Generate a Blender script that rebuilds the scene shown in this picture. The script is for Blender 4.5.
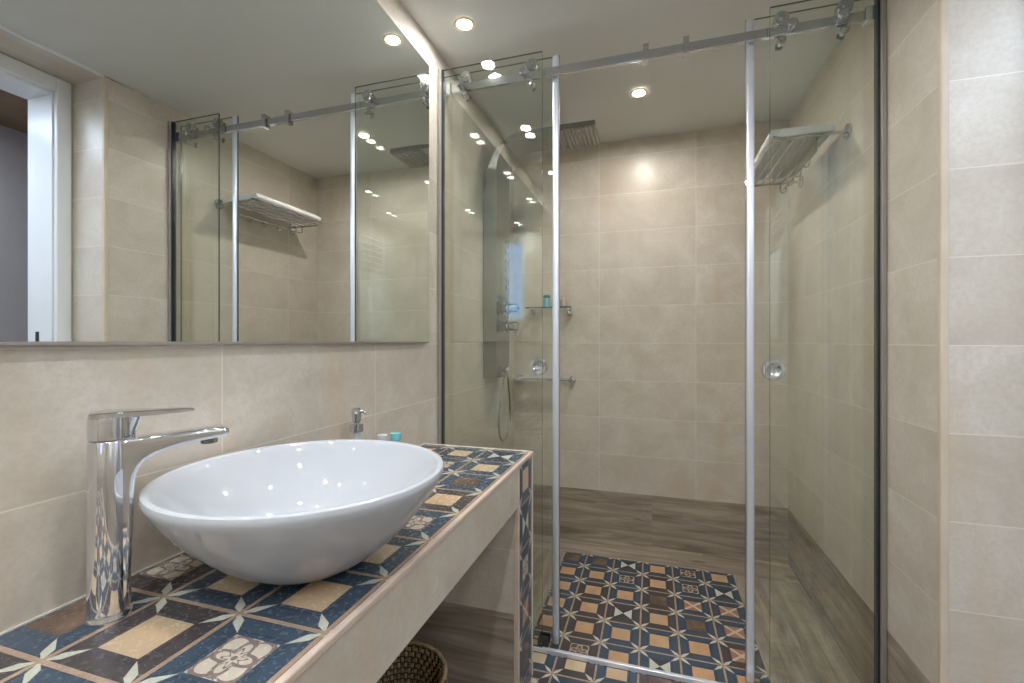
import bpy, bmesh, math, random
from mathutils import Vector, Matrix
random.seed(4)
PI = math.pi
D = bpy.data
for o in list(D.objects): D.objects.remove(o)
C = bpy.context.scene.collection
sc = bpy.context.scene
H = 1.195                                   # camera height above the floor
# ---------------------------------------------------------------- camera
cam = D.cameras.new('camera'); co = D.objects.new('camera', cam); C.objects.link(co)
co.location = (0, 0, H); co.rotation_euler = (PI/2, 0, math.radians(17.1))
cam.sensor_width = 36; cam.lens = 455/1024*36; cam.clip_start = 0.02
sc.camera = co
# ---------------------------------------------------------------- world, exposure
w = D.worlds.new('world'); sc.world = w; w.use_nodes = True
bgn = w.node_tree.nodes['Background']; bgn.inputs[0].default_value = (0.20, 0.33, 1.0, 1); bgn.inputs[1].default_value = .7
sc.view_settings.view_transform = 'Standard'; sc.view_settings.look = 'None'
sc.view_settings.gamma = 1; sc.view_settings.use_curve_mapping = False
sc.view_settings.exposure = 0.78
LAMP = 275.0                                # radiance of each ceiling spot
sc.cycles.max_bounces = 14; sc.cycles.transparent_max_bounces = 24
sc.cycles.glossy_bounces = 8; sc.cycles.diffuse_bounces = 8; sc.cycles.caustics_reflective = True
def area(name, loc, rot, sx, sy, power, col):
    l = D.lights.new(name, 'AREA'); l.shape = 'RECTANGLE'; l.size = sx; l.size_y = sy; l.energy = power; l.color = col
    o = D.objects.new(name, l); C.objects.link(o); o.location = loc; o.rotation_euler = rot; return o
area('window_daylight', (-.24, -1.33, 1.85), (-PI/2, 0, PI), .30, .9, .8, (.45, .78, 1))
area('hall_fill_light', (1.42, .5, 2.36), (0, 0, 0), .4, 1.2, 14, (.72, .84, 1))  # added cool fill in the hall; no fixture stands here

# ---------------------------------------------------------------- node maths
class E:
    def __init__(s, nt, v): s.nt = nt; s.v = v
    def _m(s, op, *a):
        n = s.nt.nodes.new('ShaderNodeMath'); n.operation = op
        for i, x in enumerate((s,)+a):
            x = x.v if isinstance(x, E) else x
            if isinstance(x, (int, float)): n.inputs[i].default_value = x
            else: s.nt.links.new(x, n.inputs[i])
        return E(s.nt, n.outputs[0])
    def __add__(s, b): return s._m('ADD', b)
    def __sub__(s, b): return s._m('SUBTRACT', b)
    def __mul__(s, b): return s._m('MULTIPLY', b)
    def __truediv__(s, b): return s._m('DIVIDE', b)
    def lt(s, b): return s._m('LESS_THAN', b)
    def gt(s, b): return s._m('GREATER_THAN', b)
    def abs(s): return s._m('ABSOLUTE')
    def fl(s): return s._m('FLOOR')
    def mn(s, b): return s._m('MINIMUM', b)
    def mx(s, b): return s._m('MAXIMUM', b)
    def sin(s): return s._m('SINE')
    def cos(s): return s._m('COSINE')
    def atan2(s, b): return s._m('ARCTAN2', b)
    def sqrt(s): return s._m('SQRT')
    def pow(s, b): return s._m('POWER', b)
def val(nt, x):
    n = nt.nodes.new('ShaderNodeValue'); n.outputs[0].default_value = x; return E(nt, n.outputs[0])
def sockof(x): return x.v if isinstance(x, E) else x
def mixc(nt, f, a, b):
    n = nt.nodes.new('ShaderNodeMix'); n.data_type = 'RGBA'
    for i, x in ((0, f), (6, a), (7, b)):
        x = sockof(x)
        if isinstance(x, (int, float)): n.inputs[i].default_value = x
        elif isinstance(x, tuple): n.inputs[i].default_value = (*x[:3], 1)
        else: nt.links.new(x, n.inputs[i])
    return n.outputs[2]
def vec(nt, x, y, z=0.0):
    n = nt.nodes.new('ShaderNodeCombineXYZ')
    for i, a in enumerate((x, y, z)):
        a = sockof(a)
        if isinstance(a, (int, float)): n.inputs[i].default_value = a
        else: nt.links.new(a, n.inputs[i])
    return n.outputs[0]
def noise(nt, v, scale, detail=3, rough=.55, dist=0):
    n = nt.nodes.new('ShaderNodeTexNoise'); n.inputs['Scale'].default_value = scale; n.inputs['Detail'].default_value = detail
    n.inputs['Roughness'].default_value = rough; n.inputs['Distortion'].default_value = dist
    if v is not None: nt.links.new(v, n.inputs['Vector'])
    return E(nt, n.outputs['Fac'])
def rnd(nt, v):
    n = nt.nodes.new('ShaderNodeTexWhiteNoise'); n.noise_dimensions = '3D'; nt.links.new(v, n.inputs['Vector']); return E(nt, n.outputs['Value'])
def ramp(nt, f, lo, hi):
    n = nt.nodes.new('ShaderNodeMapRange'); n.inputs[1].default_value = lo; n.inputs[2].default_value = hi
    nt.links.new(sockof(f), n.inputs[0]); return E(nt, n.outputs[0])
def newmat(name):
    m = D.materials.new(name); m.use_nodes = True; nt = m.node_tree
    return m, nt, nt.nodes['Principled BSDF']
def pos(nt):
    g = nt.nodes.new('ShaderNodeNewGeometry'); s = nt.nodes.new('ShaderNodeSeparateXYZ'); nt.links.new(g.outputs['Position'], s.inputs[0])
    return g.outputs['Position'], E(nt, s.outputs[0]), E(nt, s.outputs[1]), E(nt, s.outputs[2])
def plain(name, col, rough=.5, metal=0, var=.06, nscale=9, coat=0, spec=.5):
    m, nt, b = newmat(name); P, x, y, z = pos(nt)
    n = noise(nt, P, nscale, 3)
    c2 = tuple(max(0, c*(1-var*2)) for c in col)
    nt.links.new(mixc(nt, ramp(nt, n, .35, .65), col, c2), b.inputs['Base Color'])
    b.inputs['Roughness'].default_value = rough; b.inputs['Metallic'].default_value = metal
    b.inputs['Coat Weight'].default_value = coat; b.inputs['Coat Roughness'].default_value = .04
    b.inputs['Specular IOR Level'].default_value = spec
    return m
TZ0, TH, TW = .301, .221, .54               # top of the wood band, tile height, tile width
def wood_colour(nt, along, across, k=1.0):
    row = (across/.30).fl(); off = row*.37
    seg = ((along+off)/1.2).fl()
    r = rnd(nt, vec(nt, row, seg, 3.0))
    v = vec(nt, along*1.3+r*7.0, across*13.0, r*5.0)
    n1 = noise(nt, v, 1.6, 5, .62, .9); n2 = noise(nt, vec(nt, along*3.0, across*70.0, r), 1.5, 3, .6)
    c = mixc(nt, ramp(nt, n1, .34, .68), (.215*k, .172*k, .132*k), (.52*k, .445*k, .36*k))
    c = mixc(nt, ramp(nt, n2, .35, .7)*.35, c, (.26*k, .21*k, .165*k))
    kn = noise(nt, vec(nt, along*3.2+r*3.0, across*9.0, 1.0), 1.9, 2, .5)
    return mixc(nt, ramp(nt, kn, .70, .78)*.55, c, (.11, .08, .06))
def tile_mat(name, axis, ph, wood_ph, wood_top=TZ0, tw=TW, k=1.0, z0=TZ0):
    m, nt, b = newmat(name); P, x, y, z = pos(nt); a = x if axis == 'x' else y
    hv = (z-z0)/TH; row = hv.fl(); fv = hv-row
    hu = (a-ph)/tw; cl = hu.fl(); fu = hu-cl
    gz = ((fv-.5).abs()).gt(.5-.0018/TH*.8); gu = ((fu-.5).abs()).gt(.5-.0018/tw*.8)
    gr = gz.mx(gu)
    r = rnd(nt, vec(nt, row, cl, ph+7.1))
    pv = vec(nt, a+r*3.0, z+r*5.0, r*9.0)
    n1 = noise(nt, pv, 5.5, 5, .6, .6); n2 = noise(nt, pv, 80, 5, .7)
    c = mixc(nt, ramp(nt, n1, .32, .70), (.56*k, .50*k, .42*k), (.70*k, .655*k, .585*k))
    c = mixc(nt, ramp(nt, n2, .42, .62)*.34, c, (.49*k, .425*k, .345*k))
    st = noise(nt, vec(nt, a*5.0, z*.7, 2.0), 1.2, 2)
    c = mixc(nt, ramp(nt, st, .56, .72)*.35, c, (.60*k, .42*k, .26*k))
    c = mixc(nt, r*.22, c, (.50*k, .44*k, .365*k))
    c = mixc(nt, gr*.65, c, (.80, .75, .67))
    wd = wood_colour(nt, a, z)
    gw = ((((a-wood_ph)/1.2)-((a-wood_ph)/1.2).fl()-.5).abs()).gt(.5-.0012)
    wd = mixc(nt, gw*.5, wd, (.40, .35, .28))
    iswood = z.lt(wood_top)
    nt.links.new(mixc(nt, iswood, c, wd), b.inputs['Base Color'])
    rr = ramp(nt, n2, .3, .7)*.12+.27
    nt.links.new(sockof(rr), b.inputs['Roughness'])
    bp = nt.nodes.new('ShaderNodeBump'); bp.inputs['Strength'].default_value = .25; bp.inputs['Distance'].default_value = .001
    nt.links.new(sockof(n1*.6-gr+n2*.15), bp.inputs['Height']); nt.links.new(bp.outputs[0], b.inputs['Normal'])
    return m
def decor_colour(nt, P, U, V, cell, pu, pv, seed, warm):
    """encaustic-look pattern: star at every cell corner, framed square in every cell"""
    a = (U-pu)/cell; c_ = (V-pv)/cell
    i = a.fl(); j = c_.fl(); u = a-i; v = c_-j
    r = rnd(nt, vec(nt, i, j, seed)); r2 = rnd(nt, vec(nt, i, j, seed+5.3)); r3 = rnd(nt, vec(nt, i, j, seed+11.7))
    cu = u-.5; cv = v-.5; au = cu.abs(); av = cv.abs(); mxc = au.mx(av)
    n = noise(nt, P, 95, 5, .68); n0 = noise(nt, P, 14, 3, .6)
    navy = (.052, .080, .118); dk = (.072, .060, .062); ink = (.026, .034, .042)
    base = mixc(nt, r2.gt(.62 if warm else .82), navy, dk)
    # the inner octagon-like border line between frame bars
    base = mixc(nt, ((mxc-.30).abs().lt(.010))*.5, base, ink)
    base = mixc(nt, ramp(nt, n, .5, .8)*.16, base, (.16, .17, .18))
    # scroll tile
    rad = (cu*cu+cv*cv).sqrt(); th = cv.atan2(cu)
    rose = (((th*4.0).cos()*.06+.15-rad).abs().lt(.030)).mx(((th*8.0).sin()*.03+.085-rad).abs().lt(.014)).mx((rad-.028).lt(0)).mx(((th*4.0).cos()*-.045+.255-rad).abs().lt(.022))*(n.gt(.40))
    rose_ = ((rad-((th*4.0).cos()*.055+.15)).abs().lt(.020)).mx((rad-.06).abs().lt(.016)).mx((rad-((th*4.0).cos()*-.05+.23)).abs().lt(.014))
    inside = mxc.lt(.245)
    tan = mixc(nt, r3*.8, (.62, .35, .175) if warm else (.64, .50, .33), (.58, .40, .25) if warm else (.58, .37, .21))
    tan = mixc(nt, ramp(nt, n0, .35, .7)*.45, tan, (.36, .24, .15) if warm else (.50, .42, .31))
    cream = (.50, .40, .30) if warm else (.60, .53, .44)
    scroll = mixc(nt, rose, (.10, .075, .07) if warm else cream, cream if warm else (.235, .175, .155))
    hour = mixc(nt, (au.gt(av)), (.045, .055, .065), (.60, .58, .50))
    xorn = mixc(nt, ((au-av).abs().lt(.05)).mx(rad.lt(.07)), (.40, .20, .12) , (.58, .50, .40))
    brown = mixc(nt, ramp(nt, n0, .4, .6), (.115, .075, .055), (.20, .135, .095))
    cen = mixc(nt, r.gt(.52), tan, scroll)
    cen = mixc(nt, r.gt(.70), cen, hour)
    cen = mixc(nt, r.gt(.79), cen, xorn)
    cen = mixc(nt, r.gt(.90), cen, brown)
    col = mixc(nt, inside, base, cen)
    # grid lines
    e = au.mx(av)
    line = mixc(nt, ramp(nt, n, .35, .7), (.46, .33, .24), (.30, .215, .165))
    col = mixc(nt, e.gt(.474), col, line)
    col = mixc(nt, (e.gt(.467))*(e.lt(.474)), col, ink)
    # diagonal petals
    fu = (au*-1.0)+.5; fv = (av*-1.0)+.5
    s = (fu+fv)*.7071; d = ((fu-fv)*.7071).abs()
    wdt = (s*.34).mn((s*-1.0+.335)*.24)
    pet = mixc(nt, ramp(nt, n, .4, .7), (.62, .62, .53), (.44, .44, .36))
    col = mixc(nt, d.lt(wdt), col, pet)
    # thin diagonal from petal to square
    col = mixc(nt, (s.lt(.035)), col, (.42, .30, .21))
    return col, n
def decor_mat(name, ua, va, cell, pu, pv, seed, warm=False, rough=.33):
    m, nt, b = newmat(name); P, x, y, z = pos(nt); ax = {'x': x, 'y': y, 'z': z}
    col, n = decor_colour(nt, P, ax[ua], ax[va], cell, pu, pv, seed, warm)
    nt.links.new(col, b.inputs['Base Color']); nt.links.new(sockof(n*.2+rough-.1), b.inputs['Roughness'])
    return m
def shower_floor_mat():
    m, nt, b = newmat('shower_floor_tiles'); P, x, y, z = pos(nt)
    col, n = decor_colour(nt, P, x, y, .1487, .102, 1.979, 2.0, True)
    wd = wood_colour(nt, y, x)
    wd2 = wood_colour(nt, x, y)
    wd = mixc(nt, y.gt(2.557), wd, wd2)
    joint = ((y-2.36).abs().lt(.0015))*(x.gt(.40))
    wd = mixc(nt, joint, wd, (.42, .37, .30))
    ins = (x.gt(-.467))*(x.lt(.395))*(y.lt(2.557))
    nt.links.new(mixc(nt, ins, wd, col), b.inputs['Base Color']); nt.links.new(sockof(n*.2+.22), b.inputs['Roughness'])
    return m
def glass_mat(name, tint):
    m = D.materials.new(name); m.use_nodes = True; nt = m.node_tree; nt.nodes.clear()
    out = nt.nodes.new('ShaderNodeOutputMaterial'); tr = nt.nodes.new('ShaderNodeBsdfTransparent'); gl = nt.nodes.new('ShaderNodeBsdfGlossy')
    mx = nt.nodes.new('ShaderNodeMixShader'); lw = nt.nodes.new('ShaderNodeLayerWeight'); lw.inputs[0].default_value = .5
    f = (E(nt, lw.outputs['Facing'])).pow(5.0)*.9+.052
    P, x, y, z = pos(nt); n = noise(nt, P, 3, 2)
    nt.links.new(mixc(nt, n*.3, tint, tuple(t*.985 for t in tint)), tr.inputs[0])
    gl.inputs['Roughness'].default_value = 0; gl.inputs[0].default_value = (.97, 1, .985, 1)
    nt.links.new(f.v, mx.inputs[0]); nt.links.new(tr.outputs[0], mx.inputs[1]); nt.links.new(gl.outputs[0], mx.inputs[2]); nt.links.new(mx.outputs[0], out.inputs[0])
    return m
def emit_mat(name, col, s):
    m, nt, b = newmat(name); b.inputs['Base Color'].default_value = (*col, 1); b.inputs['Emission Color'].default_value = (*col, 1); b.inputs['Emission Strength'].default_value = s
    return m
M = dict(
 tile_left=tile_mat('wall_tile_left', 'y', .715, 1.0),
 tile_right=tile_mat('wall_tile_right', 'y', 1.954-TW, 2.375-1.2),
 tile_back=tile_mat('wall_tile_back', 'x', .238-TW, -.05),
 tile_niche=tile_mat('wall_tile_niche', 'x', .698, .3),
 tile_plain=tile_mat('apron_tile', 'y', .10, 0, wood_top=-5, tw=1.2, z0=.6),
 tile_pier=tile_mat('pier_tile', 'x', -.9, -.9, wood_top=.318),
 ceiling=plain('ceiling_paint', (.70, .71, .68), .6, var=.02, nscale=2),
 ceil_hall=plain('hall_ceiling_brown', (.30, .20, .12), .6, var=.1),  # mottled brown over the whole hall ceiling
 hallwall=plain('hall_wall_paint', (.50, .465, .46), .6, var=.02),
 hallfloor=plain('hall_floor', (.3, .25, .2), .5),
 white=plain('white_lacquer', (.78, .80, .82), .3, var=.01),
 ring=plain('glow_toned_ring', (.92, .78, .55), .4, 0),  # the lamps' warm glow is put into the trim ring colour
 trim=plain('beige_trim', (.66, .56, .44), .4, var=.05),
 edge=plain('pinkish_edge_trim', (.68, .55, .46), .35, var=.06, nscale=20),
 grout=plain('pale_grout', (.74, .70, .62), .5, var=.05),
 chrome=plain('chrome', (.74, .76, .80), .06, 1, var=.01),
 hardware=plain('dark_chrome', (.56, .57, .59), .09, 1, var=.02),
 steel=plain('brushed_steel', (.30, .30, .285), .14, 1, var=.04),
 alu=plain('polished_aluminium', (.80, .84, .93), .32, .55, var=.01),
 frame=plain('dark_bronze_aluminium', (.33, .30, .275), .4, .3, var=.03),
 black=plain('black_plastic', (.02, .02, .022), .4),
 ceramic=plain('white_ceramic', (.53, .555, .60), .03, var=.008),
 mirror=plain('mirror_silver', (.86, .885, .88), 0.0, 1, var=0),
 mirror_edge=plain('mirror_edge', (.80, .82, .79), .3),
 glass=glass_mat('clear_shower_glass', (.973, .988, .974)),
 clear=glass_mat('clear_window_glass', (.98, .99, .99)),
 gedge=plain('glass_edge', (.07, .105, .10), .15, var=.1),
 towel=plain('white_terry', (.80, .81, .82), .9, var=.04, nscale=120),
 gasket=plain('dark_blue_gasket', (.012, .02, .035), .35),
 wick=plain('wicker', (.50, .36, .20), .6, var=.2, nscale=60),
 wickdark=plain('dark_wicker', (.085, .05, .028), .7, var=.2, nscale=60),
 teal=plain('teal_liquid_bottle', (.03, .26, .28), .2),
 cyan=plain('cyan_plastic', (.22, .58, .66), .25),
 pale=plain('pale_plastic', (.62, .66, .66), .3),
 cream=plain('cream_plastic', (.66, .58, .48), .35),
 bulb=emit_mat('lamp_bulb', (.99, .98, .97), LAMP),
 bulb_shower=emit_mat('lamp_bulb_shower', (1, .945, .85), LAMP*2.2),
 bulb_rear=emit_mat('lamp_bulb_rear', (.90, .96, 1), LAMP*2.0),
 shower_floor=shower_floor_mat(),
 floor=decor_mat('bathroom_floor_tiles', 'x', 'y', .1487, .102, 1.608, 9.0, False),
 counter=decor_mat('countertop_tiles', 'x', 'y', .1492, -.722, .366, 4.0, False, .26),
 pier=decor_mat('pier_decor_tiles', 'y', 'z', .1492, 1.4143, .803-.1492*6, 6.0, False, .3),
)
m, nt, b = newmat('dummy'); D.materials.remove(m)

# ---------------------------------------------------------------- mesh helpers
def obj(name, bm, mat, parent=None, smooth=False, loc=None):
    me = D.meshes.new(name)
    bmesh.ops.recalc_face_normals(bm, faces=bm.faces)
    bm.to_mesh(me); bm.free()
    mats = mat if isinstance(mat, (list, tuple)) else [mat]
    for q in mats: me.materials.append(q)
    if smooth:
        for p in me.polygons: p.use_smooth = True
        try: me.set_sharp_from_angle(angle=math.radians(35))
        except Exception: pass
    o = D.objects.new(name, me); C.objects.link(o)
    if parent:
        o.parent = parent
        w_ = Vector((0, 0, 0)); q = parent
        while q: w_ += q.location; q = q.parent
        me.transform(Matrix.Translation(-w_))
    elif loc:
        me.transform(Matrix.Translation(-Vector(loc))); o.location = loc
    return o
def thing(name, label, cat, loc, group=None):
    o = D.objects.new(name, None); C.objects.link(o); o.location = loc; o.empty_display_size = .05
    o['label'] = label; o['category'] = cat
    if group: o['group'] = group
    return o
def tag(o, label, cat, group=None):
    o['label'] = label; o['category'] = cat
    if group: o['group'] = group
    return o
def part(o, label): o['label'] = label; return o
def struct(name, bm, mat, label=None):
    o = obj(name, bm, mat); o['kind'] = 'structure'
    if label: o['label'] = label
    return o
def NB(): return bmesh.new()
def box(bm, x0, x1, y0, y1, z0, z1, bev=0, seg=2, mat=0):
    vs = [bm.verts.new(p) for p in ((x0,y0,z0),(x1,y0,z0),(x1,y1,z0),(x0,y1,z0),(x0,y0,z1),(x1,y0,z1),(x1,y1,z1),(x0,y1,z1))]
    fs = [bm.faces.new([vs[i] for i in q]) for q in ((0,3,2,1),(4,5,6,7),(0,1,5,4),(1,2,6,5),(2,3,7,6),(3,0,4,7))]
    for f in fs: f.material_index = mat
    if bev:
        es = list({e for f in fs for e in f.edges})
        bmesh.ops.bevel(bm, geom=es, offset=bev, segments=seg, affect='EDGES', profile=.5)
    return bm
def frame_of(t):
    t = t.normalized(); u = Vector((0, 0, 1)) if abs(t.z) < .9 else Vector((1, 0, 0))
    a = t.cross(u).normalized(); return a, a.cross(t).normalized()
def tube(bm, pts, r, n=12, cap=True, closed=False, up=None):
    """pts list of points, r number or list of (ra, rb) half sizes"""
    pts = [Vector(p) for p in pts]; rings = []
    N = len(pts); a0 = None
    for i, p in enumerate(pts):
        if closed: t = pts[(i+1) % N]-pts[i-1]
        else: t = pts[min(i+1, N-1)]-pts[max(i-1, 0)]
        t.normalize()
        if up is not None: a = Vector(up).cross(t).normalized() if abs(Vector(up).dot(t)) < .999 else frame_of(t)[0]
        elif a0 is None: a = frame_of(t)[0]
        else: a = (a0-t*a0.dot(t)).normalized()
        a0 = a; b_ = t.cross(a).normalized()
        rr = r[i] if isinstance(r, list) else r
        ra, rb = rr if isinstance(rr, (list, tuple)) else (rr, rr)
        rings.append([bm.verts.new(p+a*ra*math.cos(2*PI*k/n)+b_*rb*math.sin(2*PI*k/n)) for k in range(n)])
    for i in range(N if closed else N-1):
        A, B = rings[i], rings[(i+1) % N]
        for k in range(n): bm.faces.new((A[k], A[(k+1) % n], B[(k+1) % n], B[k]))
    if cap and not closed: bm.faces.new(rings[0]); bm.faces.new(rings[-1])
    return bm
def lathe(bm, prof, c=(0, 0, 0), n=48, axis='z', cap=False):
    c = Vector(c); rings = []
    for r, h in prof:
        ring = []
        for k in range(n):
            a = 2*PI*k/n; p = (r*math.cos(a), r*math.sin(a), h)
            if axis == 'x': p = (p[2], p[0], p[1])
            if axis == 'y': p = (p[0], p[2], p[1])
            ring.append(bm.verts.new(c+Vector(p)))
        rings.append(ring)
    for A, B in zip(rings, rings[1:]):
        for k in range(n): bm.faces.new((A[k], A[(k+1) % n], B[(k+1) % n], B[k]))
    if cap: bm.faces.new(rings[0]); bm.faces.new(rings[-1])
    return bm
def cyl(bm, c, r, d, axis='z', n=32, bev=.15):
    e = min(r, d)*bev
    return lathe(bm, [(r-e, 0), (r, e), (r, d-e), (r-e, d)], c, n, axis, True)
def rings_close(bm, prof): pass
def copy_tree(o, delta, label=None):
    r = o.copy(); C.objects.link(r); r.location = o.location+Vector(delta)
    if label: r['label'] = label
    for ch in list(o.children):
        c = ch.copy(); C.objects.link(c); c.parent = r
        for g in list(ch.children):
            q = g.copy(); C.objects.link(q); q.parent = c
    return r

# ---------------------------------------------------------------- room shell
XL, XR, XN = -.84, .698, .915               # left wall, right shower wall, door wall of the niche
YS, YB, YC, YR = 1.71, 2.768, 1.414, -1.2   # screen, shower back wall, niche corner, rear wall
ZC = 2.387                                  # ceiling
S_Y = 1.70
bm = NB(); box(bm, XL-.12, XN, YR-.12, S_Y, -.1, 0); struct('floor', bm, M['floor'])
bm = NB(); box(bm, XL-.12, XR+.1, S_Y, YB+.12, -.1, .002); struct('floor_shower', bm, M['shower_floor'])
bm = NB(); box(bm, XN, 1.9, YR-.12, 3.3, -.1, 0); struct('floor_hall', bm, M['hallfloor'])
bm = NB(); box(bm, XL-.12, XR, YR-.12, YB+.12, ZC, ZC+.1); struct('ceiling', bm, M['ceiling'])
bm = NB(); box(bm, XR, XN+.18, YR-.12, YC+.1, ZC-.004, ZC+.1); struct('ceiling_niche', bm, M['tile_niche'])
bm = NB(); box(bm, XN+.18, 1.9, YR-.12, 3.3, ZC+.0, ZC+.1); box(bm, XR+.12, XN+.18, YC+.12, 3.3, ZC, ZC+.1); struct('ceiling_hall', bm, M['ceil_hall'])
bm = NB(); box(bm, XL-.12, XL, YR-.12, YB+.12, 0, ZC); struct('wall_left', bm, M['tile_left'])
bm = NB(); box(bm, XL, XR+.1, YB, YB+.12, 0, ZC); struct('wall_back', bm, M['tile_back'])
bm = NB(); box(bm, XR, XR+.12, YC, YB, 0, ZC)
wr = struct('wall_right', bm, [M['tile_right'], M['tile_niche']])
for p in wr.data.polygons:
    if abs(p.normal.y) > .9: p.material_index = 1
bm = NB(); box(bm, XR+.12, XN+.18, YC, YC+.12, 0, ZC); struct('wall_niche', bm, M['tile_niche'])
# door wall with opening y .56 .. 1.364
bm = NB()
box(bm, XN, XN+.18, 1.364, YC, 0, ZC); box(bm, XN, XN+.18, YR-.12, .56, 0, ZC); box(bm, XN, XN+.18, .56, 1.364, 2.325, ZC)
struct('wall_door', bm, M['tile_left'])
# rear wall with the window opening
wx0, wx1, wz0, wz1 = -.36, -.12, 1.42, 2.28
bm = NB()
box(bm, XL, wx0, YR-.12, YR, 0, ZC); box(bm, wx1, XN, YR-.12, YR, 0, ZC); box(bm, wx0, wx1, YR-.12, YR, 0, wz0); box(bm, wx0, wx1, YR-.12, YR, wz1, ZC)
struct('wall_rear', bm, M['tile_back'])
wn = D.objects.new('window_1', None); C.objects.link(wn); wn.location = (wx0, YR-.06, wz0); wn['kind'] = 'structure'
bm = NB()
for q in ((wx0, wx0+.03, wz0, wz1), (wx1-.03, wx1, wz0, wz1), (wx0+.03, wx1-.03, wz0, wz0+.03), (wx0+.03, wx1-.03, wz1-.03, wz1)):
    box(bm, q[0], q[1], YR-.09, YR-.03, q[2], q[3], .003)
obj('window_frame', bm, M['white'], wn)
bm = NB(); box(bm, wx0+.03, wx1-.03, YR-.065, YR-.055, wz0+.03, wz1-.03); obj('window_pane', bm, M['clear'], wn)
# hall beyond the door
bm = NB(); box(bm, 1.78, 1.9, YR-.12, 3.2, 0, ZC); struct('wall_hall', bm, M['hallwall'])
bm = NB(); box(bm, XN+.18, 1.78, YR-.12, YR, 0, ZC); struct('wall_hall_end', bm, M['hallwall'])
bm = NB(); box(bm, XR, 1.9, 3.2, 3.3, 0, ZC); struct('wall_hall_far', bm, M['hallwall'])
# white door lining and casing
dr = D.objects.new('door_1', None); C.objects.link(dr); dr.location = (XN, .96, 0); dr['kind'] = 'structure'
dr['label'] = 'open doorway with white lining and casing'
bm = NB()
box(bm, XN-.012, XN+.012, 1.352, 1.405, 0, 2.38, .004); box(bm, XN-.012, XN+.012, .515, .572, 0, 2.38, .004); box(bm, XN-.012, XN+.012, .572, 1.352, 2.318, 2.38, .004)
obj('casing', bm, M['white'], dr)
bm = NB()
box(bm, XN+.0125, XN+.18, 1.346, 1.364, 0, 2.325); box(bm, XN+.0125, XN+.18, .56, .578, 0, 2.325); box(bm, XN+.0125, XN+.18, .578, 1.346, 2.307, 2.325)
obj('lining', bm, M['white'], dr)
bm = NB(); box(bm, XN+.10, XN+.122, 1.343, 1.346, 1.12, 1.24, .001); part(obj('strike_plate', bm, M['black'], dr), 'dark strike plate')
# corner trims
bm = NB(); box(bm, XR-.004, XR+.014, YC-.004, YC+.014, 0, ZC-.002, .004); struct('trim_1', bm, M['trim'], 'beige vertical corner trim')
bm = NB(); box(bm, XR-.006, XR+.006, YR, YC-.004, ZC-.010, ZC+.002, .002); struct('trim_2', bm, M['white'], 'pale trim along the niche ceiling edge')

# ---------------------------------------------------------------- tiled vanity
CX, CZ, CY1, PY = -.409, .800, 1.585, 1.400
va = thing('vanity_counter', 'built-in vanity counter clad in blue and tan patterned tiles under the mirror', 'vanity', (-.62, .8, 0))
bm = NB(); box(bm, XL+.001, CX-.010, -.35, CY1-.008, CZ-.03, CZ); obj('countertop', bm, M['counter'], va)
bm = NB(); box(bm, CX-.014, CX, -.35, PY-.001, CZ-.135, CZ-.012); part(obj('apron', bm, M['tile_plain'], va), 'cream tiled apron below the counter edge')
bm = NB(); box(bm, CX-.010, CX+.002, -.35, CY1, CZ-.012, CZ+.002, .0035, 3); part(obj('front_edge_trim', bm, M['edge'], va), 'pinkish rounded trim along the front edge')
bm = NB(); box(bm, XL+.001, CX-.010, CY1-.008, CY1, CZ-.03, CZ+.002, .002); box(bm, XL+.001, XL+.004, -.35, CY1-.008, CZ, CZ+.0025)
part(obj('end_edge_trim', bm, M['grout'], va), 'pale trim on the far end and along the wall')
bm = NB(); box(bm, XL+.001, CX-.016, PY, CY1-.004, 0, CZ-.03); obj('side_panel', bm, M['tile_pier'], va)
bm = NB(); box(bm, CX-.016, CX-.001, PY+.012, CY1-.012, 0, CZ-.012)
part(obj('patterned_panel', bm, M['pier'], va), 'narrow patterned tile strip on the end pier')
bm = NB(); box(bm, CX-.016, CX+.001, PY, PY+.012, 0, CZ-.012, .002); obj('corner_trim', bm, M['edge'], va)
bm = NB(); box(bm, CX-.016, CX+.001, CY1-.012, CY1, 0, CZ-.013, .002); part(obj('corner_trim', bm, M['grout'], va), 'pale outer corner trim')

# ---------------------------------------------------------------- mirror
mr = thing('wall_mirror', 'large frameless rectangular mirror above the vanity counter', 'mirror', (XL, .6, H))
bm = NB(); box(bm, XL+.001, -.8291, -.7, 1.58, H+.006, 2.262); obj('backing', bm, M['mirror_edge'], mr)
bm = NB(); box(bm, -.829, -.825, -.71, 1.59, H, 2.263)
g = obj('mirror_glass', bm, [M['mirror_edge'], M['mirror']], mr)
for p in g.data.polygons:
    if p.normal.x > .9: p.material_index = 1

bm = NB(); box(bm, XL+.001, -.8245, -.71, 1.59, H-.006, H-.0003, .001); part(obj('reflection_strip', bm, M['frame'], mr), 'thin added strip for the reflection line under the mirror')  # strip added in place of the reflected line below the mirror

# ---------------------------------------------------------------- basin
BX, BY, BZ = -.590, .677, CZ+.0008
t = thing('vessel_basin', 'round white ceramic vessel basin standing on the patterned counter', 'basin', (BX, BY, BZ))
prof = [(.0008, .0), (.082, .0), (.090, .003), (.108, .013), (.136, .034), (.164, .060), (.188, .087), (.208, .113), (.224, .138), (.234, .156), (.2385, .166), (.2390, .172), (.2375, .177), (.2335, .179),
        (.229, .1785), (.225, .175), (.217, .162), (.200, .136), (.176, .104), (.142, .071), (.104, .047), (.062, .034), (.024, .030), (.0008, .029)]
bm = NB(); lathe(bm, [(r*1.002, h*.935) for r, h in prof], (BX, BY, BZ), 96, cap=True)
o = obj('bowl', bm, M['ceramic'], t, True)
bm = NB(); lathe(bm, [(.001, .0325), (.014, .0325), (.020, .0305), (.0215, .028), (.0215, .0265)], (BX, BY, BZ), 32); obj('drain', bm, M['chrome'], t, True)

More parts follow.
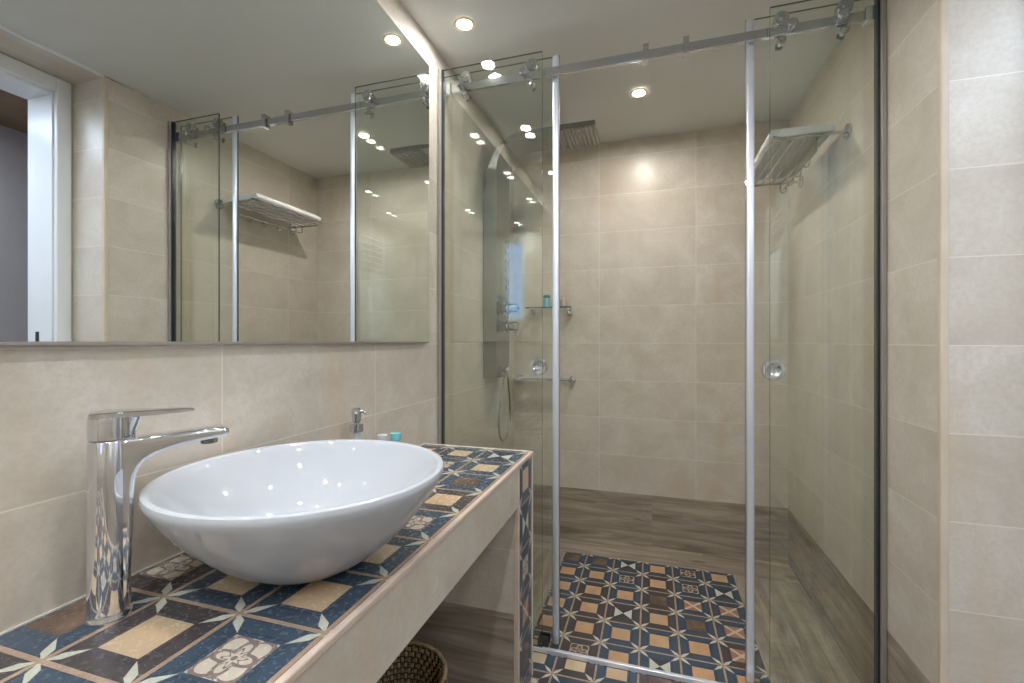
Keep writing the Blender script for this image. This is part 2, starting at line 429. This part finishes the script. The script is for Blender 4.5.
# ---------------------------------------------------------------- faucet
FX, FY = -.746, .455
fd = Vector((BX-FX, BY-FY, 0)).normalized(); fn = Vector((-fd.y, fd.x, 0))
def fp(s, h, q=0): return Vector((FX, FY, 0))+fd*s+fn*q+Vector((0, 0, H+h))
t = thing('basin_faucet', 'tall chrome single-lever mixer tap beside the white basin', 'faucet', (FX, FY, CZ))
bm = NB(); lathe(bm, [(.0265, 0), (.0272, .001), (.0272, .004), (.0258, .0065), (.0248, .012), (.0243, .04), (.0241, .10), (.0238, .2), (.0238, .2525), (.0228, .254)], (FX, FY, CZ), 40, cap=True)
obj('body', bm, M['chrome'], t, True)
# spout: flat blade that melts into the front of the body
side = [(-.004, -.1415), (.05, -.1395), (.10, -.1375), (.138, -.1365), (.1455, -.1400), (.1470, -.1455), (.1440, -.1510), (.134, -.1530), (.112, -.1550), (.090, -.1578), (.070, -.1620), (.054, -.1670), (.042, -.1740), (.0345, -.1830), (.0302, -.1940), (.0284, -.2080), (.0276, -.2300), (.0268, -.2600), (.0256, -.3000), (.0240, -.3400), (.0215, -.3850), (-.004, -.3850)]
bm = NB(); hw = .0178
A = [bm.verts.new(fp(s, h, -hw)) for s, h in side]; B = [bm.verts.new(fp(s, h, hw)) for s, h in side]; n_ = len(side)
for k in range(n_): bm.faces.new((A[k], A[(k+1) % n_], B[(k+1) % n_], B[k]))
fa = bm.faces.new(A); fb = bm.faces.new(list(reversed(B)))
bmesh.ops.recalc_face_normals(bm, faces=bm.faces)
bmesh.ops.bevel(bm, geom=list(fa.edges)+list(fb.edges), offset=.006, segments=5, affect='EDGES', profile=.5)
o = obj('spout', bm, M['chrome'], t); [setattr(p, 'use_smooth', True) for p in o.data.polygons]
bm = NB(); c = fp(.120, -.1620); lathe(bm, [(.0105, 0), (.0118, .001), (.0118, .010)], c, 24, cap=True); part(obj('aerator', bm, M['steel'], t, True), 'ribbed steel aerator under the spout tip')
bm = NB(); lathe(bm, [(.0225, 0), (.0238, .0012), (.0238, .030), (.0232, .033), (.0215, .034)], (FX, FY, H-.1398), 40, cap=True)
obj('cartridge_cap', bm, M['chrome'], t, True)
bm = NB(); lv = [(-.020, -.1045, .0225, .0042), (.0, -.1045, .0235, .0045), (.022, -.105, .0205, .0045), (.055, -.1058, .014, .0036), (.085, -.106, .0105, .0030), (.098, -.1062, .0095, .002), (.1005, -.1062, .0070, .001)]
lvr = []
for s, h, a, b_ in lv: lvr.append([bm.verts.new(fp(s, h, q)+Vector((0, 0, e))) for q, e in ((-a, -b_*.7), (-a, b_*.7), (-a*.85, b_), (a*.85, b_), (a, b_*.7), (a, -b_*.7), (a*.85, -b_), (-a*.85, -b_))])
for A, B in zip(lvr, lvr[1:]):
    for k in range(8): bm.faces.new((A[k], A[(k+1) % 8], B[(k+1) % 8], B[k]))
bm.faces.new(lvr[0]); bm.faces.new(lvr[-1])
tube(bm, [fp(.020, -.139), fp(.022, -.128), fp(.027, -.108)], [(.0105, .006), (.010, .006), (.013, .007)], 16)
obj('lever', bm, M['chrome'], t, True)

# ---------------------------------------------------------------- soap dispenser and little bottles
sx, sy = -.795, 1.095
t = thing('soap_dispenser', 'clear soap dispenser with chrome pump head behind the basin', 'soap dispenser', (sx, sy, CZ))
bm = NB(); lathe(bm, [(.026, 0), (.030, .003), (.030, .092), (.027, .106), (.016, .117), (.0095, .121), (.0095, .142)], (sx, sy, CZ), 32, cap=True); part(obj('bottle', bm, M['pale'], t, True), 'pale bottle body')
bm = NB(); lathe(bm, [(.0175, 0), (.019, .001), (.019, .020), (.016, .022), (.008, .022), (.008, .027)], (sx, sy, CZ+.142), 32, cap=True); obj('collar', bm, M['chrome'], t, True)
bm = NB(); lathe(bm, [(.010, 0), (.012, .001), (.0138, .030), (.0130, .036), (.008, .040)], (sx, sy, CZ+.169), 28, cap=True)
tube(bm, [(sx, sy, CZ+.197), (sx+.012, sy+.006, CZ+.199), (sx+.019, sy+.009, CZ+.197), (sx+.022, sy+.011, CZ+.191)], [.0055, .005, .004, .0035], 12)
obj('pump_head', bm, M['chrome'], t, True)
for (bx, by, mt, lab, hh, r) in ((-.790, 1.215, 'pale', 'small pale toiletry bottle behind the basin next to the cyan one', .110, .015), (-.770, 1.262, 'cyan', 'small cyan toiletry bottle behind the far rim of the basin', .108, .0165)):
    t = thing('toiletry_bottle', lab, 'bottle', (bx, by, CZ), 'toiletry bottles on the counter')
    bm = NB(); lathe(bm, [(r*.9, 0), (r, .003), (r, hh*.72), (r*.62, hh*.78), (r*.6, hh*.80)], (bx, by, CZ), 24, cap=True); obj('bottle_body', bm, M[mt], t, True)
    bm = NB(); lathe(bm, [(r*.95, 0), (r, .001), (r, hh*.19), (r*.9, hh*.2)], (bx, by, CZ+hh*.8), 24, cap=True); obj('cap', bm, M[mt], t, True)

# ---------------------------------------------------------------- wicker basket
kx, ky = -.654, 1.075
t = thing('wicker_basket', 'round brown wicker basket on the floor under the vanity counter', 'basket', (kx, ky, 0))
def br(z): return .102+.030*(z/.30)
bm = NB(); lathe(bm, [(.001, .004), (br(0)-.004, .004), (br(.1)-.003, .1), (br(.2)-.003, .2), (br(.30)-.004, .296), (br(.30)-.008, .296), (br(.2)-.007, .2), (br(.1)-.007, .1), (br(0)-.008, .010), (.001, .010)], (kx, ky, 0), 48)
part(obj('liner', bm, M['wickdark'], t, True), 'dark inner shell')
bm = NB(); NW = 70
for i in range(NW):
    a = 2*PI*i/NW
    for sgn in (-1,):
        tube(bm, [(kx+(br(z)-.012+.0045*math.sin(z*210+i*PI))*math.cos(a), ky+(br(z)-.012+.0045*math.sin(z*210+i*PI))*math.sin(a), z) for z in [.012+.0075*j for j in range(39)]], (.0042, .0016), 6)
        tube(bm, [(kx+(br(z)+.001+.0035*math.sin(z*210+i*PI))*math.cos(a), ky+(br(z)+.001+.0035*math.sin(z*210+i*PI))*math.sin(a), z) for z in [.012+.0075*j for j in range(39)]], (.0042, .0016), 6)
obj('stakes', bm, M['wick'], t, True)
bm = NB()
for j in range(19):
    z = .015+.015*j
    for off, rr in ((-.012, .0022), (.001, .0022)):
        tube(bm, [(kx+(br(z)+off)*math.cos(2*PI*k/48), ky+(br(z)+off)*math.sin(2*PI*k/48), z) for k in range(48)], rr, 6, closed=True)
obj('weave', bm, M['wickdark'], t, True)
bm = NB(); tube(bm, [(kx+(br(.3)-.003)*math.cos(2*PI*k/56), ky+(br(.3)-.003)*math.sin(2*PI*k/56), .302+.0012*math.sin(k*2.2)) for k in range(56)], (.0055, .0045), 10, closed=True)
obj('rim', bm, M['wick'], t, True)

# ---------------------------------------------------------------- shower screen
ss = thing('shower_enclosure', 'glass shower enclosure with chrome sliding track and pale seal edges', 'shower screen', (0, YS, 0))
def pane(name, x0, x1, y0, y1, z0, z1, parent, edge=True):
    bm = NB(); box(bm, x0, x1, y0, y1, z0, z1)
    o = obj(name, bm, [M['glass'], M['gedge']], parent)
    for p in o.data.polygons:
        if abs(p.normal.y) < .5: p.material_index = 1
    return o
zt = H+1.117
pane('fixed_pane', -.826, -.404, 1.705, 1.713, .019, zt, ss)
pane('fixed_pane', .377, .684, 1.705, 1.713, .019, zt, ss)
def door(x0, x1, handle_x, sx_, rollers):
    d = pane('sliding_door', x0, x1, 1.752, 1.760, .014, zt, ss)
    # pale aluminium edge seal
    bm = NB(); xs = sx_
    box(bm, xs-.0130, xs+.0130, 1.746, 1.766, .012, zt+.001, .006, 3); part(obj('edge_seal', bm, M['alu'], d, True), 'pale aluminium seal strip')
    bm = NB()
    lathe(bm, [(.024, -.012), (.034, -.012), (.0355, -.010), (.0355, -.002), (.034, 0), (.024, 0), (.0225, -.002), (.0225, -.010), (.024, -.012)], (handle_x, 1.752, H-.098), 40, 'y')
    lathe(bm, [(.024, 0), (.034, 0), (.0355, .002), (.0355, .010), (.034, .012), (.024, .012), (.0225, .010), (.0225, .002), (.024, 0)], (handle_x, 1.760, H-.098), 40, 'y')
    lathe(bm, [(.001, -.0015), (.008, -.0018), (.014, -.0032), (.019, -.0060), (.0230, -.0105), (.0235, -.002), (.001, -.0004)], (handle_x, 1.7519, H-.098), 40, 'y')
    part(obj('door_knob', bm, M['chrome'], d, True), 'round chrome finger pull')
    for rx in rollers:
        bm = NB()
        cyl(bm, (rx, 1.722, H+1.086), .0235, .026, 'y', 32, .12)
        cyl(bm, (rx, 1.714, H+1.086), .010, .009, 'y', 24, .2)
        cyl(bm, (rx, 1.735, H+1.086), .009, .032, 'y', 20, .1)
        cyl(bm, (rx, 1.7605, H+1.086), .018, .010, 'y', 28, .2)
        r1 = obj('roller', bm, M['hardware'], d, True)
        bm = NB()
        lathe(bm, [(.001, -.002), (.008, -.001), (.0125, .004), (.0138, .010), (.0138, .018), (.009, .021), (.008, .040)], (rx, 1.714, H+1.012), 28, 'y')
        cyl(bm, (rx, 1.7605, H+1.012), .013, .008, 'y', 28, .2)
        obj('stud', bm, M['hardware'], r1, True)
    return d
door(-.8385, -.345, -.429, -.360, (-.451, -.732))
door(.311, .690, .397, .326, (.416, .598))
tr = None
bm = NB(); box(bm, -.826, .684, 1.727, 1.741, H+1.030, H+1.062, .0015); tr = obj('track', bm, M['hardware'], ss)
for sx_ in (-.021, .116):
    bm = NB()
    for ya_, yb_, za_, zb_ in ((1.717, 1.751, 1.020, 1.029), (1.717, 1.751, 1.063, 1.080), (1.717, 1.726, 1.029, 1.063), (1.742, 1.751, 1.029, 1.063)):
        box(bm, sx_-.010, sx_+.010, ya_, yb_, H+za_, H+zb_, .001)
    obj('door_stop', bm, M['hardware'], tr)
for cx_ in (-.476, -.752, .442, .583):
    bm = NB(); cyl(bm, (cx_, 1.690, H+1.046), .0150, .015, 'y', 28, .2); cyl(bm, (cx_, 1.7135, H+1.046), .010, .0135, 'y', 24, .1)
    obj('glass_connector', bm, M['hardware'], tr, True)
for sg, x0 in ((1, XL+.001), (-1, XR-.001)):
    bm = NB(); xa, xb = (x0, x0+.014) if sg > 0 else (x0-.014, x0)
    box(bm, xa, xb, 1.690, 1.728, .002, zt, .002); pr_ = part(obj('wall_profile', bm, M['frame'], ss), 'dark bronze wall profile')
    bm = NB(); xa, xb = (x0+.014, x0+.0165) if sg > 0 else (x0-.020, x0-.014)
    box(bm, xa, xb, 1.700, 1.718, .03, zt); part(obj('gasket', bm, M['gasket'], pr_), 'dark blue rubber gasket')
    bm = NB(); xa, xb = (x0+.0, x0+.045) if sg > 0 else (x0-.045, x0)
    box(bm, xa, xb, 1.7185, 1.750, H+1.022, H+1.070, .003); obj('track_bracket', bm, M['chrome'], tr)
bm = NB(); box(bm, XL+.001, XR-.001, 1.700, 1.716, .001, .018, .003)
part(obj('threshold', bm, M['alu'], ss), 'polished chrome threshold bar')
bm = NB(); box(bm, -.425, -.385, 1.716, 1.748, .0025, .040, .003); box(bm, -.425, -.385, 1.762, 1.772, .0025, .040, .003); part(obj('floor_guide', bm, M['black'], ss), 'black door guide at the foot of the fixed pane')

# ---------------------------------------------------------------- shower column
t = thing('shower_column', 'curved stainless steel shower column with rain head on the left wall', 'shower', (XL, 2.32, H-.18))
y0, y1 = 2.215, 2.435
def poly_extrude(bm, pts, ya, yb):
    A = [bm.verts.new((x, ya, z)) for x, z in pts]; B = [bm.verts.new((x, yb, z)) for x, z in pts]
    n = len(pts)
    for k in range(n): bm.faces.new((A[k], A[(k+1) % n], B[(k+1) % n], B[k]))
    bm.faces.new(A); bm.faces.new(list(reversed(B)))
xo = -.765; zb = H-.19; zk = H+.86; zh = H+1.045
outer = [(xo, zb)]
inner = [(XL+.002, zb)]
R = .15
arc_o = [(xo+R*(1-math.cos(a)), zk+.035+R*math.sin(a)) for a in [PI/2*k/10 for k in range(11)]]
arc_i = [(XL+.012+(R+.055)*(1-math.cos(a)), zk-.06+(zh+.022-zk+.06)*math.sin(a)) for a in [PI/2*k/10 for k in range(11)]]
pts = outer+arc_o+[(-.47, zh), (-.47, zh+.022)]+list(reversed(arc_i))+[(XL+.002, zk-.12)]+inner
bm = NB(); poly_extrude(bm, pts, y0, y1); o = obj('column', bm, M['steel'], t, True)
bm = NB(); box(bm, -.47, -.262, y0-.005, y1+.005, zh-.004, zh+.024, .003); hd = obj('rain_head', bm, M['steel'], t)
bm = NB()
for i in range(9):
    xx = -.452+.021*i; box(bm, xx, xx+.010, y0+.008, y1-.008, zh-.008, zh-.004)
part(obj('nozzle_strip', bm, M['frame'], hd), 'dark ribbed nozzle strips')
for hz in (.178, .082):
    bm = NB(); cyl(bm, (xo, 2.325, H+hz), .030, .006, 'x'); cyl(bm, (xo+.006, 2.325, H+hz), .024, .018, 'x'); cyl(bm, (xo+.024, 2.325, H+hz), .036, .012, 'x'); cyl(bm, (xo+.036, 2.325, H+hz), .026, .048, 'x')
    if hz < .1: tube(bm, [(xo+.062, 2.325, H+hz), (xo+.070, 2.325, H+hz-.03), (xo+.082, 2.325, H+hz-.085)], [.006, .005, .004], 10)
    obj('valve', bm, M['hardware'], t, True)
bm = NB()
for k in range(6): cyl(bm, (xo, 2.39, H+.30+.05*k), .013, .006, 'x', 20); obj('body_jet', bm, M['frame'], t, True); bm = NB()
bm = NB(); box(bm, xo-.001, xo+.035, 2.30, 2.34, H-.158, H-.145, .003); cyl(bm, (xo+.024, 2.32, H-.170), .013, .036, 'z', 20); obj('handset_holder', bm, M['chrome'], t, True)
bm = NB(); tube(bm, [(xo+.022, 2.32, H-.190), (xo+.023, 2.32, H-.16), (xo+.025, 2.32, H-.143)], [.008, .010, .011], 14); obj('handset', bm, M['hardware'], t, True)
bm = NB()
hp = []
for k in range(41):
    q = k/40; a = PI*2*q
    yy = 2.325+.105*math.sin(a)*(1-.55*math.cos(a))/1.25; zz = H-.17-.36*(1-math.cos(a))/2
    hp.append((xo+.024-.03*q*(1-q)*2, yy-.02*q, zz+(.0 if q < .9 else 0)))
tube(bm, hp, .0055, 10); part(obj('hose', bm, M['hardware'], t, True), 'looped steel hose')

# ---------------------------------------------------------------- shelf, bottles, soap bar on the back wall
t = thing('glass_shelf', 'small glass shelf with chrome brackets on the shower back wall', 'shelf', (-.59, YB, H+.2))
bm = NB(); box(bm, -.735, -.452, YB-.115, YB-.006, H+.200, H+.207, .001); obj('shelf_glass', bm, M['glass'], t)
bm = NB(); box(bm, -.735, -.452, YB-.1165, YB-.1145, H+.1995, H+.2075); part(obj('shelf_edge', bm, M['gedge'], t), 'dark front edge of the glass')
for bx in (-.705, -.475):
    bm = NB(); box(bm, bx-.012, bx+.012, YB-.03, YB-.001, H+.165, H+.199, .002); box(bm, bx-.012, bx+.012, YB-.055, YB-.030, H+.186, H+.199, .002); obj('bracket', bm, M['hardware'], t)
t = thing('shampoo_bottle', 'small teal bottle on the glass shower shelf', 'bottle', (-.612, YB-.06, H+.207))
bm = NB(); lathe(bm, [(.017, 0), (.020, .003), (.020, .052), (.014, .058)], (-.612, YB-.06, H+.207), 24, cap=True); part(obj('bottle_body', bm, M['cyan'], t, True), 'cyan bottle body')
bm = NB(); lathe(bm, [(.020, 0), (.021, .001), (.021, .014), (.018, .016)], (-.612, YB-.06, H+.265), 24, cap=True); part(obj('cap', bm, M['teal'], t, True), 'dark teal cap')
t = thing('lotion_bottle', 'small cream bottle near the right end of the glass shower shelf', 'bottle', (-.512, YB-.06, H+.207))
bm = NB(); lathe(bm, [(.015, 0), (.017, .003), (.017, .048), (.009, .056)], (-.512, YB-.06, H+.207), 24, cap=True); obj('bottle_body', bm, M['cream'], t, True)
bm = NB(); lathe(bm, [(.009, 0), (.010, .001), (.010, .018), (.009, .019)], (-.512, YB-.06, H+.263), 24, cap=True); obj('cap', bm, M['pale'], t, True)
t = thing('towel_bar', 'short chrome towel bar low on the shower back wall', 'towel bar', (-.62, YB, H-.23))
bm = NB(); tube(bm, [(-.80, YB-.055, H-.232), (-.455, YB-.055, H-.232)], .0095, 16); obj('rail', bm, M['chrome'], t, True)
for bx in (-.79, -.465):
    bm = NB(); cyl(bm, (bx, YB-.067, H-.232), .014, .067, 'y', 24, .1); cyl(bm, (bx, YB-.008, H-.232), .022, .007, 'y', 24, .2); obj('post', bm, M['chrome'], t, True)

# ---------------------------------------------------------------- towel rack
RZ = H+.778
t = thing('towel_rack', 'chrome train rack holding a folded towel on the right shower wall', 'towel rack', (XR, 2.25, RZ))
ya, yb = 1.975, 2.53
for yy in (ya, yb):
    bm = NB(); tube(bm, [(XR-.002, yy, RZ), (.50, yy, RZ), (.475, yy, RZ+.001), (.450, yy, RZ+.010)], .0065, 12); obj('arm', bm, M['hardware'], t, True)
    bm = NB(); cyl(bm, (XR-.011, yy, RZ), .028, .010, 'x', 32, .2); obj('wall_rosette', bm, M['hardware'], t, True)
for xx, zz in ((.450, .010), (.485, 0), (.52, 0), (.565, 0), (.61, 0)):
    bm = NB(); tube(bm, [(xx, ya, RZ+zz), (xx, yb, RZ+zz)], .0045, 10); obj('rod', bm, M['hardware'], t, True)
bm = NB(); tube(bm, [(.60, ya+.02, RZ), (.60, ya+.02, RZ-.048), (.60, ya+.04, RZ-.053), (.60, yb-.04, RZ-.053), (.60, yb-.02, RZ-.048), (.60, yb-.02, RZ)], .004, 10)
hr = obj('lower_rail', bm, M['hardware'], t, True)
for k in range(4):
    yy = 2.08+.11*k; bm = NB()
    tube(bm, [(.60, yy, RZ-.050), (.600, yy, RZ-.070), (.594, yy, RZ-.082), (.583, yy, RZ-.083), (.576, yy, RZ-.074)], .0035, 8); obj('hook', bm, M['hardware'], hr, True)
# folded towel lying on the rods
bm = NB(); prof = []
x0_, x1_ = .438, .655; zz0 = RZ+.0155; th_ = .033
lay = []
for k in range(9):
    a = PI/2+PI*k/8; lay.append((x0_+th_/2+th_/2*math.cos(a), zz0+th_/2+th_/2*math.sin(a)))
lay = [(x1_, zz0+th_*.9), (.60, zz0+th_)]+lay+[(.60, zz0), (x1_, zz0+.002), (x1_+.004, zz0+.012), (x1_+.001, zz0+.0165), (x1_+.004, zz0+.022)]
NY = 26
rg = []
for j in range(NY+1):
    q = j/NY; yy = 1.99+q*(2.50-1.99); e = .0012*math.sin(j*1.7)+.001*math.sin(j*.6)
    sh = 1-.10*(max(0, .06-q)/.06+max(0, q-.94)/.06)
    rg.append([bm.verts.new((x+e, yy+.0015*math.sin(i*2.1), (z-zz0)*sh+zz0+(e*.7 if z > zz0+.02 else 0))) for i, (x, z) in enumerate(lay)])
for A, B in zip(rg, rg[1:]):
    for k in range(len(lay)): bm.faces.new((A[k], A[(k+1) % len(lay)], B[(k+1) % len(lay)], B[k]))
bm.faces.new(rg[0]); bm.faces.new(rg[-1])
tag(obj('folded_towel', bm, M['towel'], None, True, (.54, 2.25, zz0)), 'white folded bath towel lying on the chrome rack in the shower', 'towel')

# ---------------------------------------------------------------- towel radiator behind the camera (seen reflected)
t = thing('towel_radiator', 'white ladder towel radiator seen reflected in the shower glass', 'radiator', (XN, -.25, 1.1))
bm = NB()
for yy in (-.49, -.01): bm = NB(); tube(bm, [(XN-.05, yy, .95), (XN-.05, yy, 2.22)], .016, 14); obj('upright', bm, M['white'], t, True)
for k in range(22):
    if k in (7, 15): continue
    bm = NB(); z = 1.0+.055*k; tube(bm, [(XN-.052, -.485, z), (XN-.052, -.015, z)], .010, 10); obj('rung', bm, M['white'], t, True)
bm = NB()
for yy in (-.45, -.05):
    for z in (1.08, 2.1): bm = NB(); cyl(bm, (XN-.045, yy, z), .010, .044, 'x', 12); obj('wall_bracket', bm, M['white'], t, True)
bm = NB(); box(bm, XN-.085, XN-.068, -.46, -.06, 1.22, 1.83, .006); box(bm, XN-.068, XN-.036, -.46, -.06, 1.815, 1.83, .005); box(bm, XN-.036, XN-.022, -.46, -.06, 1.30, 1.83, .005)
tag(obj('hanging_towel', bm, M['towel'], None, True, (XN-.06, -.26, 1.5)), 'white towel hanging over the ladder radiator, seen in reflection', 'towel')

# ---------------------------------------------------------------- ceiling spots
def spot(x, y, label):
    t = thing('ceiling_spotlight', label, 'ceiling light', (x, y, ZC), 'recessed ceiling spotlights')
    bm = NB(); lathe(bm, [(.026, -.001), (.040, -.0005), (.042, -.003), (.039, -.006), (.030, -.006), (.026, -.004), (.026, -.001)], (x, y, ZC), 40); obj('trim_ring', bm, M['ring'], t, True)
    bm = NB(); lathe(bm, [(.001, -.0030), (.0255, -.0030), (.0255, -.001), (.001, -.001)], (x, y, ZC), 32); part(obj('lamp', bm, M['bulb'], t, True), 'glowing warm lamp face')
    return t
s0 = spot(-.672, 1.578, 'glowing recessed spotlight above the mirror end outside the shower glass')
for x, y, lab in ((-.060, 2.26, 'glowing recessed spotlight in the ceiling inside the shower'),
                  (-.672, .97, 'recessed spotlight over the mirror seen only as a reflection, second along the wall'),
                  (-.672, .36, 'recessed spotlight over the near half of the counter, seen only in reflections'),
                  (-.055, 1.08, 'recessed spotlight in mid ceiling in front of the shower, seen only in reflections'),
                  (-.055, .36, 'recessed spotlight above the viewpoint, seen only in reflections'),
                  (-.672, -.25, 'recessed spotlight by the left wall behind the viewpoint, nearer the room middle'),
                  (-.055, -.40, 'recessed spotlight in the ceiling middle just behind the viewpoint'),
                  (.50, .30, 'recessed spotlight near the right wall beside the viewpoint'),
                  (.68, -.27, 'unseen spotlight added by the towel radiator to brighten its reflection'),  # added lamp, brightens the radiator and its reflection in the glass
                  (-.36, -.95, 'recessed spotlight close to the rear window')):
    q = copy_tree(s0, (x+.672, y-1.578, 0), lab)
    if y > 2 or y < 0:
        for ch in q.children:
            if ch.name.startswith('lamp'): ch.data = ch.data.copy(); ch.data.materials[0] = M['bulb_shower' if y > 2 else 'bulb_rear']
